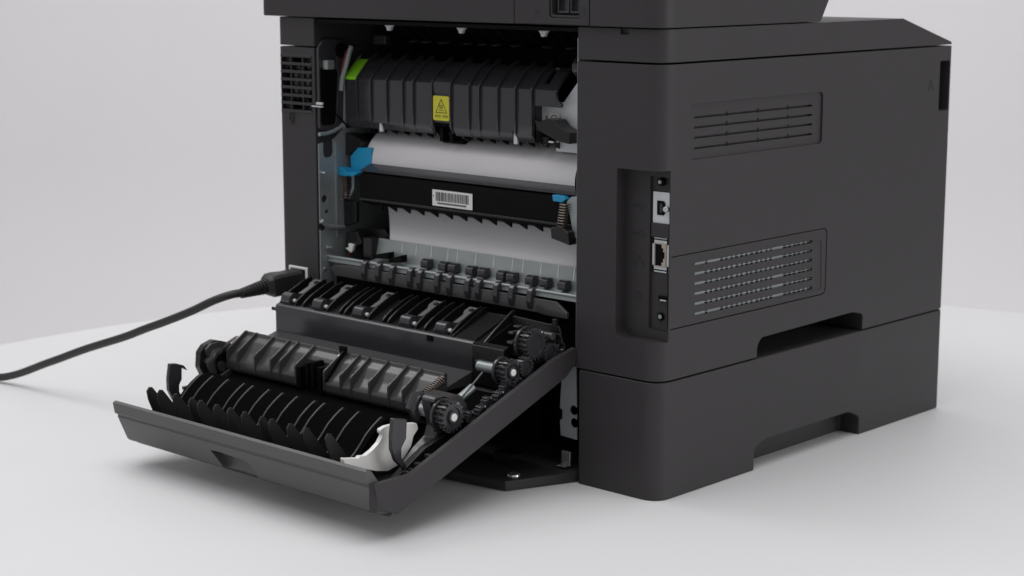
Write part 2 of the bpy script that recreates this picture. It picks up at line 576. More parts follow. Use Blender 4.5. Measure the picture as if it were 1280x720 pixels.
# fan grille
mb = MB()
g0, g1, h0, h1 = -0.4345, -0.3925, 0.2775, 0.3265
for k in range(8):
    z = h0 + (h1 - h0) * k / 7
    mb.box(g0, g1, -0.0006, 0.004, z - 0.0012, z + 0.0012)
for t in (0.30, 0.68):
    x = g0 + (g1 - g0) * t
    mb.box(x - 0.0009, x + 0.0009, 0.0008, 0.0045, h0, h1)
gr = part('fan_grille', mb, M_SHELL, body, 0.0004)
mb = MB().box(g0 + 0.0002, g1 - 0.0002, 0.022, 0.024, h0, h1)
cx, cz = (g0 + g1) / 2, (h0 + h1) / 2
oct_ = [(cx + 0.0215 * math.cos(math.radians(22.5 + 45 * i)), cz + 0.0245 * math.sin(math.radians(22.5 + 45 * i))) for i in range(8)]
mb2 = MB().box(g0 + 0.0003, g1 - 0.0003, 0.0048, 0.0065, h0 + 0.0003, h1 - 0.0003)
part('fan_surround', mb2, M_SHELL, gr, 0, cuts=[MB().prism('y', oct_, -0.01, 0.05)])
mb.cyl((cx, 0.0068, cz), (cx, 0.022, cz), 0.0130, n=24)
for k in range(7):
    t = 2 * math.pi * k / 7
    p = [(cx + math.cos(t + a) * r, cz + math.sin(t + a) * r) for a, r in ((0, 0.012), (0.3, 0.0195), (0.6, 0.0195), (0.25, 0.012))]
    mb.prism('y', p, 0.0100, 0.0120)
part('fan', mb, M_COVER, gr)
mb = MB().tube([(-0.4225, -0.0008, 0.2755), (-0.4228, -0.0012, 0.2690), (-0.4205, -0.0012, 0.2665), (-0.4182, -0.0012, 0.2690), (-0.4185, -0.0008, 0.2755)], 0.0006, 8)
part('wire_loop', mb, M_RUBBER, body)

# top cover above the seam, with its sloping front
mb = MB()
pl = plan()
top_z = lambda y: Z3 if y < 0.3335 else Z3 + (0.3375 - Z3) * (y - 0.3335) / (D - 0.3335)
ring_lo = [(p[0], p[1], Z2 + 0.0007) for p in pl]
mb.prism('z', pl, Z2 + 0.0007, Z3)
tc = part('top_cover', mb, M_SHELL, pr, 0.0010, cuts=[
    MB().box(XL, XR, -0.05, 0.13, 0.2, 0.5),
    MB().prism('x', [(0.3335, Z3), (0.5, Z3 + 0.0235 / 0.0865 * (0.3335 - 0.5)), (0.5, 0.45), (0.3335, 0.45)], -0.6, 0.1),
    MB().box(-0.041, -0.033, -0.01, 0.003, Z3 - 0.0045, 0.4)])

# scanner on top
ZS = 0.3612
mb = MB()
xs0, xs1 = -0.4575, 0.0005
pts = rpoly([(xs0, -0.003), (xs1, -0.003), (xs1, 0.2068), (xs0, 0.2068)], [0.008, 0.017, 0.004, 0.004], 8)
r0 = [(p[0], p[1], ZS) for p in pts]
r1 = [(p[0], p[1] + (0.055 if p[1] > 0.1 else 0), ZS + 0.085) for p in pts]
mb.loft([r0, r1])
scn = part('scanner_unit', mb, M_SHELL, pr, 0.0022, seg=3, cuts=[MB().box(-0.1470, -0.0690, -0.02, -0.0010, ZS - 0.01, ZS + 0.2), MB().box(-0.1105, -0.0780, -0.02, 0.0080, 0.3660, 0.3995)])
mb = MB().box(-0.1464, -0.0696, -0.0030, -0.0012, ZS + 0.0008, ZS + 0.083)
pnl = part('socket_panel', mb, M_SHELL, scn, 0.0005, cuts=[MB().prism('y', rrect(-0.1100, -0.0785, 0.3665, 0.3990, 0.003), -0.02, 0.02)])
mb = MB().prism('y', rrect(-0.1096, -0.0789, 0.3669, 0.3986, 0.003), -0.0020, 0.0065)
soc = part('socket_well', mb, M_SHELL, pnl, 0.0004, cuts=[MB().prism('y', rrect(-0.1080, -0.0800, 0.3688, 0.3975, 0.002), -0.02, 0.0055)])
for x in (-0.0985, -0.0855):
    mb = MB().box(x - 0.0058, x + 0.0058, 0.0005, 0.0054, 0.3705, 0.3950)
    j = part('phone_jack', mb, M_SATIN, soc, 0.0003, cuts=[
        MB().prism('y', [(x - 0.0047, 0.3718), (x + 0.0047, 0.3718), (x + 0.0047, 0.380), (x + 0.002, 0.3815), (x + 0.002, 0.386), (x - 0.002, 0.386), (x - 0.002, 0.3815), (x - 0.0047, 0.380)], -0.02, 0.0045)])
for x in (-0.1225, -0.0745):
    mb = MB().box(x - 0.0026, x + 0.0026, -0.0033, -0.0030, 0.3722, 0.3728).box(x - 0.0003, x + 0.0003, -0.0033, -0.0030, 0.3696, 0.3722)
    mb.box(x - 0.0026, x - 0.0014, -0.0033, -0.0030, 0.3690, 0.3700).box(x + 0.0014, x + 0.0026, -0.0033, -0.0030, 0.3688, 0.3698)
    mb.box(x - 0.0014, x + 0.0014, -0.0033, -0.0030, 0.3742, 0.3749)
    part('phone_icon', mb, M_SATIN, pnl)

# ------------------------------------------------------------------ inside the rear opening
mb = MB().box(XL, XR, 0.122, 0.126, 0.0990, Z3 - 0.0008).box(XL + 0.0005, XR - 0.0005, 0.001, 0.121, Z3 - 0.004, Z3 - 0.0010)
inside = part('inner_wall', mb, M_BLACK, pr)
# left and right steel side frames
mb = MB().prism('x', [(0.0015, 0.104), (0.118, 0.104), (0.118, 0.262), (0.030, 0.262), (0.020, 0.2535), (0.0015, 0.2500)], XL + 0.0008, XL + 0.0022)
sf = part('side_frame', mb, M_STEEL, pr, 0.0004, cuts=[
    MB().prism('x', rpoly([(0.0067, 0.2561), (0.0180, 0.2560), (0.0185, 0.2374), (0.0067, 0.2369)], 0.005, 5), -0.5, -0.38),
    MB().cyl((-0.5, 0.0070, 0.2005), (-0.38, 0.0070, 0.2005), 0.0034),
    MB().cyl((-0.5, 0.0095, 0.1890), (-0.38, 0.0095, 0.1890), 0.0020),
    MB().cyl((-0.5, 0.0045, 0.1760), (-0.38, 0.0045, 0.1760), 0.0040)])
mb = MB().tube([(XL + 0.004, y, z) for y, z in [(0.0008, 0.2587), (0.0092, 0.2589), (0.0178, 0.2604), (0.0245, 0.2628), (0.0303, 0.2667), (0.0342, 0.2693)]], 0.0018, 8)
part('frame_rim', mb, M_STEEL, sf)
mb = MB().tube([(XL + 0.004, y, z) for y, z in [(0.0017, 0.1817), (0.0054, 0.1784), (0.0110, 0.1756), (0.0186, 0.1741), (0.0282, 0.1731)]], 0.0020, 8)
part('frame_rim', mb, M_STEEL, sf)
mb = MB().box(XL + 0.0022, XL + 0.0034, 0.0205, 0.0217, 0.165, 0.250)
part('frame_fold', mb, M_STEEL, sf)
mb = MB()
for y, z in ((0.010, 0.1565), (0.0135, 0.1555), (0.006, 0.1375)):
    mb.cyl((XL + 0.002, y, z), (XL + 0.0034, y, z), 0.0017, 0.0014, 12)
part('rivet', mb, M_BRIGHT, sf)
mb = MB().cyl((XL + 0.002, 0.0040, 0.2245), (XL + 0.008, 0.0040, 0.2245), 0.0011, n=10)
part('frame_pin', mb, M_BRIGHT, sf)
# upper left drive housing, in shade above the frame
mb = MB().prism('x', rpoly([(0.0015, 0.262), (0.034, 0.262), (0.034, 0.3400), (0.0080, 0.3420), (0.0015, 0.3350)], 0.004), XL + 0.0008, XL + 0.0040)
dh = part('drive_housing', mb, M_SATIN, pr, 0.0005, cuts=[MB().prism('x', rpoly([(0.0035, 0.266), (0.021, 0.266), (0.025, 0.315), (0.0035, 0.318)], 0.004), XL + 0.0020, -0.38)])
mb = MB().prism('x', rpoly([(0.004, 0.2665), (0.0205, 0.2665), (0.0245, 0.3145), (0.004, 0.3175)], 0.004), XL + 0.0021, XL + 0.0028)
part('housing_shade', mb, M_BLACK, dh)  # black sheet standing in for the shade inside the housing
mb = MB().box(XL + 0.004, XL + 0.010, 0.0060, 0.0150, 0.3155, 0.3235)
part('white_tab', mb, M_STEEL, dh, 0.0008)
mb = MB().cyl((XL + 0.004, 0.0275, 0.3315), (XL + 0.0065, 0.0275, 0.3315), 0.0065, n=18)
part('housing_hole', mb, M_BLACK, dh)
mb = MB().tube([(-0.381, 0.034, 0.333), (-0.3815, 0.031, 0.330), (-0.382, 0.0285, 0.322), (-0.383, 0.027, 0.314), (-0.384, 0.028, 0.306)], 0.0011, 8)
part('red_wire', mb, M_RED, dh)
mb = MB().tube([(-0.378, 0.034, 0.335), (-0.3785, 0.031, 0.327), (-0.380, 0.029, 0.318), (-0.3825, 0.0265, 0.307), (-0.384, 0.0265, 0.296)], 0.0022, 8)
part('grey_wire', mb, M_STEEL, dh)
mb = MB().box(-0.377, -0.362, 0.060, 0.066, 0.3360, 0.3440)
part('sensor_box', mb, M_SATIN, dh, 0.0006)
mb = MB().box(XL + 0.002, XL + 0.010, -0.0006, 0.001, 0.2850, 0.2870).box(XL - 0.004, XL + 0.010, -0.0006, 0.001, 0.2828, 0.2838)
part('wire_clip', mb, M_PLATE, dh)
mb = MB().tube([(XL + 0.004, 0.003, 0.2855), (XL + 0.006, 0.012, 0.2800), (XL + 0.007, 0.022, 0.2725), (XL + 0.006, 0.030, 0.266)], 0.0009, 6)
part('cable_run', mb, M_BLACK, dh)

# right side frame (seen past the fuser end)
mb = MB().box(XR - 0.0022, XR - 0.0008, 0.002, 0.118, 0.100, 0.352)
sfr = part('side_frame', mb, M_STEEL, pr, 0.0004)

# ---- fuser
FX0, FX1 = -0.3825, -0.1565
prof = [(0.0335, 0.2640), (0.0300, 0.2700), (0.0300, 0.3062), (0.0312, 0.3080), (0.0430, 0.3200), (0.0490, 0.3246), (0.0520, 0.3250), (0.0560, 0.3200), (0.0600, 0.2640)]
mb = MB().prism('x', prof, FX0, FX1)
fus = part('fuser_cover', mb, M_SATIN, pr, 0.0010, cuts=[
    MB().box(-0.2735, -0.2475, 0.02, 0.042, 0.25, 0.2745),
    MB().box(-0.3405, -0.3365, 0.02, 0.034, 0.262, 0.2695),
    MB().box(-0.1795, -0.1755, 0.02, 0.034, 0.262, 0.2725)])
mb = MB().box(-0.3404, -0.3366, 0.0318, 0.0338, 0.262, 0.2694).box(-0.1794, -0.1756, 0.0318, 0.0338, 0.262, 0.2724)
part('steel_tab', mb, M_PLATE, fus)
# upper lip carrying on to the right
prof2 = [(0.0302, 0.2945), (0.0302, 0.3062), (0.0312, 0.3080), (0.0430, 0.3200), (0.0490, 0.3246), (0.0530, 0.3250), (0.0535, 0.3225), (0.0495, 0.3215), (0.0445, 0.3175), (0.0338, 0.3066), (0.0330, 0.2945)]
mb = MB().prism('x', prof2, FX1 + 0.0002, -0.1325)
part('fuser_end_cap', mb, M_SATIN, fus, 0.0007, cuts=[
    MB().box(-0.1495, -0.1445, 0.030, 0.050, 0.3125, 0.330)])
mb = MB().prism('y', [(-0.1326, 0.2945), (-0.1264, 0.2945), (-0.1260, 0.2975), (-0.1285, 0.2985), (-0.1308, 0.3010), (-0.1318, 0.3050), (-0.1326, 0.3062)], 0.0302, 0.0330)
part('cap_hook', mb, M_SATIN, fus, 0.0004)
rp = [(0.0330, 0.2655), (0.0284, 0.2715), (0.0278, 0.2850), (0.0276, 0.3066), (0.0296, 0.3098), (0.0415, 0.3218), (0.0500, 0.3284), (0.0545, 0.3290), (0.0560, 0.3240), (0.0420, 0.3150), (0.0320, 0.3050), (0.0320, 0.2660)]
rib_x = [-0.3657, -0.3481, -0.3277, -0.3076, -0.2948, -0.2714, -0.2494, -0.2278, -0.2158, -0.1948, -0.1751, -0.1570]
row('cover_rib', MB().prism('x', rp, -0.0008, 0.0008), M_SATIN, fus, rib_x, 0.0005)
# teeth under the cover, against the roller
row('comb_tooth', MB().prism('x', [(0.0335, 0.2655), (0.044, 0.2655), (0.044, 0.2590), (0.036, 0.2620)], -0.0010, 0.0010), M_DARK, fus, [-0.345 + 0.0148 * k for k in range(15)], 0.0003)
mb = MB().box(-0.2730, -0.2480, 0.0425, 0.052, 0.256, 0.2745).box(-0.268, -0.264, 0.034, 0.0425, 0.258, 0.270).box(-0.256, -0.252, 0.034, 0.0425, 0.258, 0.2725)
part('cover_catch', mb, M_BLACK, fus, 0.0005)
# bright smooth band above the warning label, and the label
mb = MB().prism('x', [(0.0294, 0.2985), (0.0287, 0.3068), (0.0302, 0.3094), (0.0345, 0.3136), (0.0355, 0.3125), (0.0310, 0.3060)], -0.2703, -0.2505)
part('label_shelf', mb, M_GLOSS, fus, 0.0012)
lx0, lx1, lz0, lz1 = -0.2700, -0.2508, 0.2765, 0.2972
mb = MB().prism('y', rrect(lx0, lx1, lz0, lz1, 0.0016), 0.0286, 0.0291)
mb.mi = 1
yy = 0.02845
cxl = (lx0 + lx1) / 2


def tri(cx, zb, zt, w):
    return [(cx - w / 2, zb), (cx + w / 2, zb), (cx, zt)]


t1, t2 = tri(cxl + 0.0002, 0.2828, 0.2950, 0.0142), tri(cxl + 0.0002, 0.2834, 0.2936, 0.0122)
for i in range(3):
    j = (i + 1) % 3
    mb.prism('y', [t1[i], t1[j], t2[j], t2[i]], yy, yy + 0.0002)
for dx in (-0.0014, 0.0, 0.0014):
    for k in range(4):
        z = 0.2862 + 0.0009 * k
        o_ = 0.0003 * (1 if k % 2 else -1)
        mb.prism('y', [(cxl + dx - 0.0003 + o_, z), (cxl + dx + 0.0003 + o_, z), (cxl + dx + 0.0003 - o_, z + 0.0009), (cxl + dx - 0.0003 - o_, z + 0.0009)], yy, yy + 0.0002)
mb.box(cxl - 0.0028, cxl + 0.0032, yy, yy + 0.0002, 0.2848, 0.2853)
x = lx0 + 0.0028
for k, w in enumerate((0.0016, 0.0014, 0.0012, 0.0020, 0, 0.0016, 0.0014, 0.0016, 0.0013)):
    if w:
        mb.box(x, x + w * 0.35, yy, yy + 0.0002, 0.2790, 0.2812).box(x + w * 0.35, x + w * 0.8, yy, yy + 0.0002, 0.2800 + 0.0008 * (k % 2), 0.2804 + 0.0008 * (k % 2))
    x += w + 0.0003 if w else 0.0014
part('warning_label', mb, [M_YEL, M_INK], fus)
# lime tape on the sloping corner
tp = [(0.0298, 0.3060), (0.0302, 0.3085), (0.0423, 0.3208), (0.0455, 0.3232), (0.0460, 0.3222), (0.0430, 0.3200), (0.0312, 0.3078)]
mb = MB().prism('x', tp, -0.3822, -0.3668)
part('green_tape', mb, M_GREEN, fus)
mb = MB().prism('x', [(0.028, 0.262), (0.030, 0.262), (0.034, 0.3080), (0.050, 0.3230), (0.050, 0.327), (0.030, 0.3090)], FX0 - 0.0018, FX0 - 0.0004)
part('end_flange', mb, M_STEEL, fus, 0.0003)
# steel bracket at the right end
mb = MB().prism('y', [(-0.1590, 0.2735), (-0.1590, 0.2960), (-0.1330, 0.2980), (-0.1180, 0.3150), (-0.1010, 0.3260), (-0.1010, 0.2580), (-0.1410, 0.2580), (-0.1410, 0.2735)], 0.0410, 0.0424)
fb = part('fuser_bracket', mb, M_PLATE, fus, 0.0004, cuts=[
    MB().prism('y', rrect(-0.1527, -0.1509, 0.2800, 0.2862, 0.0008), 0, 0.1),
    MB().cyl((-0.1575, 0, 0.281), (-0.1575, 0.1, 0.281), 0.0016)])
mb = MB().box(-0.1010, -0.0995, 0.030, 0.060, 0.2650, 0.3340)
part('bracket_flange', mb, M_PLATE, fb, 0.0004)
mb = MB().cyl((-0.122, 0.046, 0.3265), (-0.100, 0.046, 0.3265), 0.0085, n=24)
part('fuser_roller_end', mb, M_SATIN, fb, 0.0006)
mb = MB().box(-0.1482, -0.1368, 0.0402, 0.0406, 0.2780, 0.2888)
mb.mi = 1
for k in range(24):
    a0, a1 = 2 * math.pi * k / 24, 2 * math.pi * (k + 1) / 24
    cc = (-0.1425, 0.2833)
    mb.prism('y', [(cc[0] + r * math.cos(a), cc[1] + r * math.sin(a)) for r, a in ((0.0040, a0), (0.0040, a1), (0.0033, a1), (0.0033, a0))], 0.0400, 0.0402)
mb.box(-0.1435, -0.1412, 0.0400, 0.0402, 0.2815, 0.2822).box(-0.1435, -0.1428, 0.0400, 0.0402, 0.2815, 0.2848).box(-0.1420, -0.1412, 0.0400, 0.0402, 0.2815, 0.2832)
part('white_sticker', mb, [M_PAPER, M_INK], fb)
mb = MB().prism('y', [(-0.1514, 0.2833), (-0.1427, 0.2819), (-0.1375, 0.2854), (-0.1298, 0.2846), (-0.1247, 0.2798), (-0.1136, 0.2754), (-0.1136, 0.2665), (-0.1272, 0.2681), (-0.1357, 0.2714), (-0.1479, 0.2758)], 0.0260, 0.0400)
part('release_lever', mb, M_DARK, fus, 0.0006)
mb = MB().box(-0.1380, -0.1330, 0.0280, 0.0300, 0.2660, 0.2675).box(-0.1055, -0.1010, 0.0300, 0.0320, 0.2590, 0.2640)
part('lever_stop', mb, M_PLATE, fus, 0.0003)
mb = MB().coil((-0.1500, 0.038, 0.2600), (-0.1500, 0.038, 0.2690), 0.0028, 0.0004, 5)
part('lever_spring', mb, M_SPRING, fus)

# ---- exit guide above the fuser: dark ribbed plate with paler rib ends
mb = MB().prism('x', [(0.040, 0.3580), (0.100, 0.3580), (0.100, 0.3360), (0.094, 0.3360), (0.085, 0.3500), (0.040, 0.3560)], -0.380, -0.090)
eg = part('exit_guide', mb, M_BLACK, pr, 0.0005)
row('guide_rib', MB().prism('x', [(0.046, 0.3560), (0.094, 0.3560), (0.094, 0.3370), (0.080, 0.3375), (0.060, 0.3440)], -0.0007, 0.0007), M_DARK, eg, [-0.365 + 0.0165 * k for k in range(17)], 0.0003)
row('rib_end', MB().prism('x', [(0.066, 0.3395), (0.074, 0.3405), (0.078, 0.3395), (0.070, 0.3382)], -0.0030, 0.0030), M_LEVER, eg, [-0.338, -0.321, -0.300, -0.270, -0.252, -0.236, -0.214, -0.178, -0.152, -0.134], 0.0004)
row('white_nub', MB().prism('y', [(-0.0050, 0.3556), (0.0050, 0.3556), (0.0025, 0.3532), (0.0018, 0.3508), (-0.0018, 0.3508), (-0.0025, 0.3532)], 0.0180, 0.0215), M_PLATE, inside, [-0.3132, -0.2269, -0.1356], 0.0005)

# ---- transfer roller
RC = (0.0640, 0.2320)
RR = 0.0300
mb = MB().cyl((-0.3660, *RC), (-0.0990, *RC), RR, n=72)
part('transfer_roller', mb, M_ROLL, pr, 0.006, seg=5)
mb = MB().cyl((-0.1040, 0.045, 0.2370), (-0.0960, 0.045, 0.2370), 0.0240, n=40)
part('roller_end_disc', mb, M_BLACK, pr, 0.0008)
mb = MB().cyl((-0.3860, *RC), (-0.3660, *RC), 0.006, n=20).box(-0.3860, -0.3780, 0.045, 0.060, 0.236, 0.256)
part('roller_bearing', mb, M_DARK, pr, 0.0006)

# ---- black cross bar with a bar code
bp = [(0.0230, 0.2250), (0.0420, 0.2330), (0.0500, 0.2300), (0.0500, 0.1990), (0.0350, 0.1955), (0.0250, 0.1985), (0.0215, 0.2030), (0.0212, 0.2190)]
mb = MB().prism('x', bp, -0.3560, -0.0960)
bar = part('cross_bar', mb, M_BLACK, pr, 0.0008)
mb = MB().box(-0.3555, -0.0965, 0.0200, 0.0222, 0.2012, 0.2034)
part('bar_lip', mb, M_DARK, bar, 0.0006)
mb = MB().prism('x', [(0.0226, 0.2262), (0.0423, 0.2345), (0.0418, 0.2357), (0.0216, 0.2274)], -0.3558, -0.0962)
part('bar_top', mb, M_SATIN, bar, 0.0004)
row('bar_tooth', MB().prism('y', [(-0.0055, 0.1980), (0.0055, 0.1980), (0.0055, 0.1935)], 0.0270, 0.0285), M_BLACK, bar, [-0.3380 + 0.0172 * k for k in range(14)])
bx0, bx1, bz0, bz1 = -0.2632, -0.2160, 0.2048, 0.2185
mb = MB().box(bx0, bx1, 0.0203, 0.0207, bz0, bz1)
mb.mi = 1
random.seed(11)
x = bx0 + 0.0042
while x < bx1 - 0.0040:
    w = random.choice((0.0004, 0.0004, 0.0007, 0.0010))
    mb.box(x, x + w, 0.0201, 0.0203, 0.2092, 0.2168)
    x += w + random.choice((0.0004, 0.0006, 0.0009))
x = bx0 + 0.0062
while x < bx1 - 0.0070:
    mb.box(x, x + 0.0010, 0.0201, 0.0203, 0.2066, 0.2080)
    x += 0.0015
mb.box(bx0 + 0.0012, bx0 + 0.0020, 0.0201, 0.0203, 0.2125, 0.2138)
part('barcode_label', mb, [M_PAPER, M_INK], bar)

# ---- pale curved sheet below the bar
mb = MB()
pts = []
for i in range(13):
    t = i / 12
    pts.append((0.0460 - 0.0160 * t ** 1.5, 0.2060 - 0.0410 * t))
mb.loft([[(x - k * (p[1] - 0.165), p[0], p[1]) for p in pts] + [(x - k * (p[1] - 0.165), p[0] + 0.0015, p[1] - 0.0008) for p in pts[::-1]] for x, k in ((-0.3270, 0.55), (-0.0860, 0))])
part('paper_guide_sheet', mb, M_PALE, pr)
# ---- steel guide with ridges and black tabs
gp = [(0.0290, 0.1676), (0.0305, 0.1676), (0.0260, 0.1480), (0.0120, 0.1440), (0.0120, 0.1455), (0.0245, 0.1495)]
mb = MB().prism('x', gp, -0.3430, -0.0860)
gd = part('steel_guide', mb, M_STEEL, pr, 0.0003)
rx = [p[0] for p in [(-0.3087, 0.1653), (-0.2912, 0.1658), (-0.2724, 0.1657), (-0.2525, 0.1650), (-0.2409, 0.1649), (-0.2192, 0.1649), (-0.1983, 0.1648), (-0.1769, 0.1645), (-0.1652, 0.1645), (-0.1452, 0.1641), (-0.1265, 0.1636), (-0.1094, 0.1643)]]
row('guide_ridge', MB().prism('x', [(0.0262, 0.1560), (0.0282, 0.1672), (0.0292, 0.1672), (0.0275, 0.1560)], -0.0007, 0.0007), M_BRIGHT, gd, rx, 0.0003)
tx = [p[0] for p in [(-0.2707, 0.1556), (-0.2494, 0.1553), (-0.2379, 0.1552), (-0.2171, 0.1549), (-0.2031, 0.1551), (-0.1816, 0.1549), (-0.1703, 0.1549), (-0.1490, 0.1554), (-0.1332, 0.1550), (-0.1138, 0.1544)]]
row('guide_tab', MB().prism('x', rpoly([(0.0165, 0.1500), (0.0165, 0.1560), (0.0200, 0.1580), (0.0245, 0.1575), (0.0245, 0.1500)], 0.0008), -0.0042, 0.0042), M_SATIN, gd, tx, 0.0006)
mb = MB().prism('y', [(-0.3330, 0.1550), (-0.3150, 0.1590), (-0.3150, 0.1530), (-0.3330, 0.1515)], 0.0165, 0.024).prism('y', [(-0.3130, 0.1535), (-0.2970, 0.1585), (-0.2970, 0.1520), (-0.3130, 0.1500)], 0.0150, 0.0225)
part('guide_wedge', mb, M_BLACK, gd, 0.0006)
mb = MB().box(-0.3510, -0.3400, 0.0200, 0.0320, 0.1500, 0.1680)
part('guide_end', mb, M_DARK, gd, 0.0008)
# ---- rail, clips and dark strip
mb = MB().cyl((-0.3870, 0.0100, 0.1486), (-0.0850, 0.0100, 0.1486), 0.0014, n=14)
mb.box(-0.3865, -0.0855, 0.0096, 0.0135, 0.1440, 0.1474)
rail = part('cross_rail', mb, M_STEEL, pr, 0.0003)
sp = [(-0.3800, 0.1395), (-0.3720, 0.1425), (-0.3560, 0.1438), (-0.1100, 0.1425), (-0.0980, 0.1350), (-0.0980, 0.1300), (-0.1200, 0.1300), (-0.1300, 0.1312), (-0.3740, 0.1330)]
mb = MB().prism('y', sp, 0.0060, 0.0092)
strip = part('lower_guide_strip', mb, M_COVER, pr, 0.0008)
cx_ = [p[0] for p in [(-0.3342, 0.1450), (-0.3163, 0.1449), (-0.2991, 0.1448), (-0.2765, 0.1447), (-0.2645, 0.1447), (-0.2432, 0.1444), (-0.2289, 0.1441), (-0.2073, 0.1440), (-0.1953, 0.1441), (-0.1747, 0.1439), (-0.1574, 0.1434), (-0.1371, 0.1433)]]
row('rail_clip', MB().prism('x', rpoly([(0.0048, 0.1335), (0.0030, 0.1400), (0.0038, 0.1480), (0.0075, 0.1512), (0.0125, 0.1505), (0.0125, 0.1335)], 0.0015), -0.0027, 0.0027), M_SATIN, rail, cx_, 0.0010)
row('strip_fin', MB().prism('x', [(0.0060, 0.1320), (0.0120, 0.1320), (0.0160, 0.1240)], -0.0005, 0.0005), M_DARK, strip, [c + 0.004 for c in cx_])
mb = MB().box(XL + 0.002, XR - 0.002, 0.0200, 0.0260, 0.0990, 0.1380)
part('cavity_shade_sheet', mb, M_BLACK, pr)  # black sheet put in for the dark of the open gap below the strip
# ---- left cluster: blue lever, spring, arm, sensor
mb = MB().prism('y', rpoly([(-0.3803, 0.2373), (-0.3706, 0.2455), (-0.3538, 0.2463), (-0.3530, 0.2314), (-0.3647, 0.2248), (-0.3722, 0.2213), (-0.3806, 0.2221)], 0.0012), 0.0330, 0.0400)
mb.prism('y', [(-0.4029, 0.2281), (-0.3964, 0.2293), (-0.3814, 0.2268), (-0.3751, 0.2237), (-0.3592, 0.2249), (-0.3677, 0.2207), (-0.3901, 0.2196)], 0.0240, 0.0340)
part('blue_lever', mb, M_BLUE, pr, 0.0007, label='blue lever at the left end of the pale roller')
mb = MB().coil([(-0.3798, 0.1992)][0][:1] + (0.026,) + [(-0.3798, 0.1992)][0][1:], [(-0.3803, 0.2200)][0][:1] + (0.026,) + [(-0.3803, 0.2200)][0][1:], 0.0034, 0.0006, 9)
part('lever_spring', mb, M_SPRING, pr)
mb = MB().prism('y', [(-0.3931, 0.2261), (-0.3868, 0.2208), (-0.3849, 0.2108), (-0.3864, 0.1962), (-0.3917, 0.1987), (-0.3958, 0.2070), (-0.3965, 0.2215)], 0.0270, 0.0300).prism('y', [(-0.3752, 0.2208), (-0.3720, 0.2211), (-0.3723, 0.2088), (-0.3789, 0.1989), (-0.3821, 0.2000), (-0.3754, 0.2093)], 0.0290, 0.0310)
part('lever_arm', mb, M_STEEL, pr, 0.0005)
mb = MB().prism('y', [(-0.4002, 0.2526), (-0.3851, 0.2579), (-0.3724, 0.2544), (-0.3662, 0.2512), (-0.3663, 0.2462), (-0.3705, 0.2459), (-0.3791, 0.2396), (-0.3899, 0.2374)], 0.0330, 0.0430)
part('lever_mount', mb, M_DARK, pr, 0.0006)
mb = MB().prism('y', [(-0.4145, 0.2023), (-0.3991, 0.2080), (-0.3864, 0.1975), (-0.3704, 0.1975), (-0.3708, 0.1786), (-0.3870, 0.1727), (-0.4066, 0.1722), (-0.4151, 0.1817)], 0.0300, 0.0340)
part('pivot_plate', mb, M_DARK, pr, 0.0006)
mb = MB().prism('y', [(-0.3828, 0.1702), (-0.3446, 0.1740), (-0.3365, 0.1662), (-0.3367, 0.1547), (-0.3535, 0.1486), (-0.3769, 0.1474)], 0.0400, 0.0480).prism('y', [(-0.3805, 0.1694), (-0.3656, 0.1709), (-0.3594, 0.1614), (-0.3680, 0.1561), (-0.3810, 0.1504)], 0.0260, 0.0330)
part('sensor_block', mb, M_DARK, pr, 0.0006)
mb = MB().prism('y', [(-0.3776, 0.1554), (-0.3733, 0.1565), (-0.3732, 0.1602), (-0.3668, 0.1594), (-0.3680, 0.1542), (-0.3702, 0.1518)], 0.0225, 0.0255)
part('sensor_plug', mb, M_WHITE, pr, 0.0004)
mb = MB().tube([(p[0], 0.024, p[1]) for p in [(-0.3733, 0.1536), (-0.3734, 0.1507), (-0.3746, 0.1469)]], 0.0007, 6)
part('red_wire', mb, M_RED, pr)
# ---- right cluster
mb = MB().prism('y', [(-0.1241, 0.2262), (-0.1130, 0.2259), (-0.1096, 0.2236), (-0.1130, 0.2208), (-0.1232, 0.2211)], 0.0170, 0.0260)
part('blue_lever', mb, M_BLUE, pr, 0.0006, label='blue lever half hidden at the right end of the pale roller')
q0, q1 = [(-0.1092, 0.2021), (-0.1059, 0.2215)]
mb = MB().coil((q0[0], 0.012, q0[1]), (q1[0], 0.012, q1[1]), 0.0040, 0.0006, 9)
part('lever_spring', mb, M_SPRING, pr)
mb = MB().prism('y', [(-0.1160, 0.2020), (-0.1041, 0.2032), (-0.0974, 0.1994), (-0.0957, 0.1894), (-0.1041, 0.1911), (-0.1151, 0.1931)], 0.0060, 0.0180)
part('spring_seat', mb, M_DARK, pr, 0.0008)
mb = MB().prism('y', rpoly([(-0.1060, 0.2226), (-0.1010, 0.2269), (-0.0952, 0.2274), (-0.0949, 0.1931), (-0.0991, 0.1977), (-0.1026, 0.2127)], 0.0015), 0.0140, 0.0200)
part('lever_arm', mb, M_STEEL, pr, 0.0006)

# ---- mains socket
mb = MB().box(-0.4285, -0.4030, -0.0012, 0.004, 0.1135, 0.1372)
inlet = part('mains_inlet', mb, M_WHITE, pr, 0.0006, cuts=[MB().box(-0.4262, -0.4058, -0.01, 0.0035, 0.1155, 0.1348)])
mb = MB().box(-0.4261, -0.4059, 0.0030, 0.0034, 0.1156, 0.1347)
part('inlet_well', mb, M_BLACK, inlet)

# ------------------------------------------------------------------ the open rear door
SL = math.tan(math.radians(20.9))


def floor_z(y):
    return 0.0926 + SL * y


DL, DR = -0.3900, -0.0820
fl = [(-0.006, floor_z(-0.006)), (-0.2000, floor_z(-0.2)), (-0.2000, floor_z(-0.2) + 0.003), (-0.006, floor_z(-0.006) + 0.003)]
mb = MB().prism('x', fl, DL + 0.0002, DR - 0.0045)
door = part('rear_door', mb, M_SHELL, pr, 0.0006, label='open rear door hanging down from the printer, full of rollers, fins and gears')
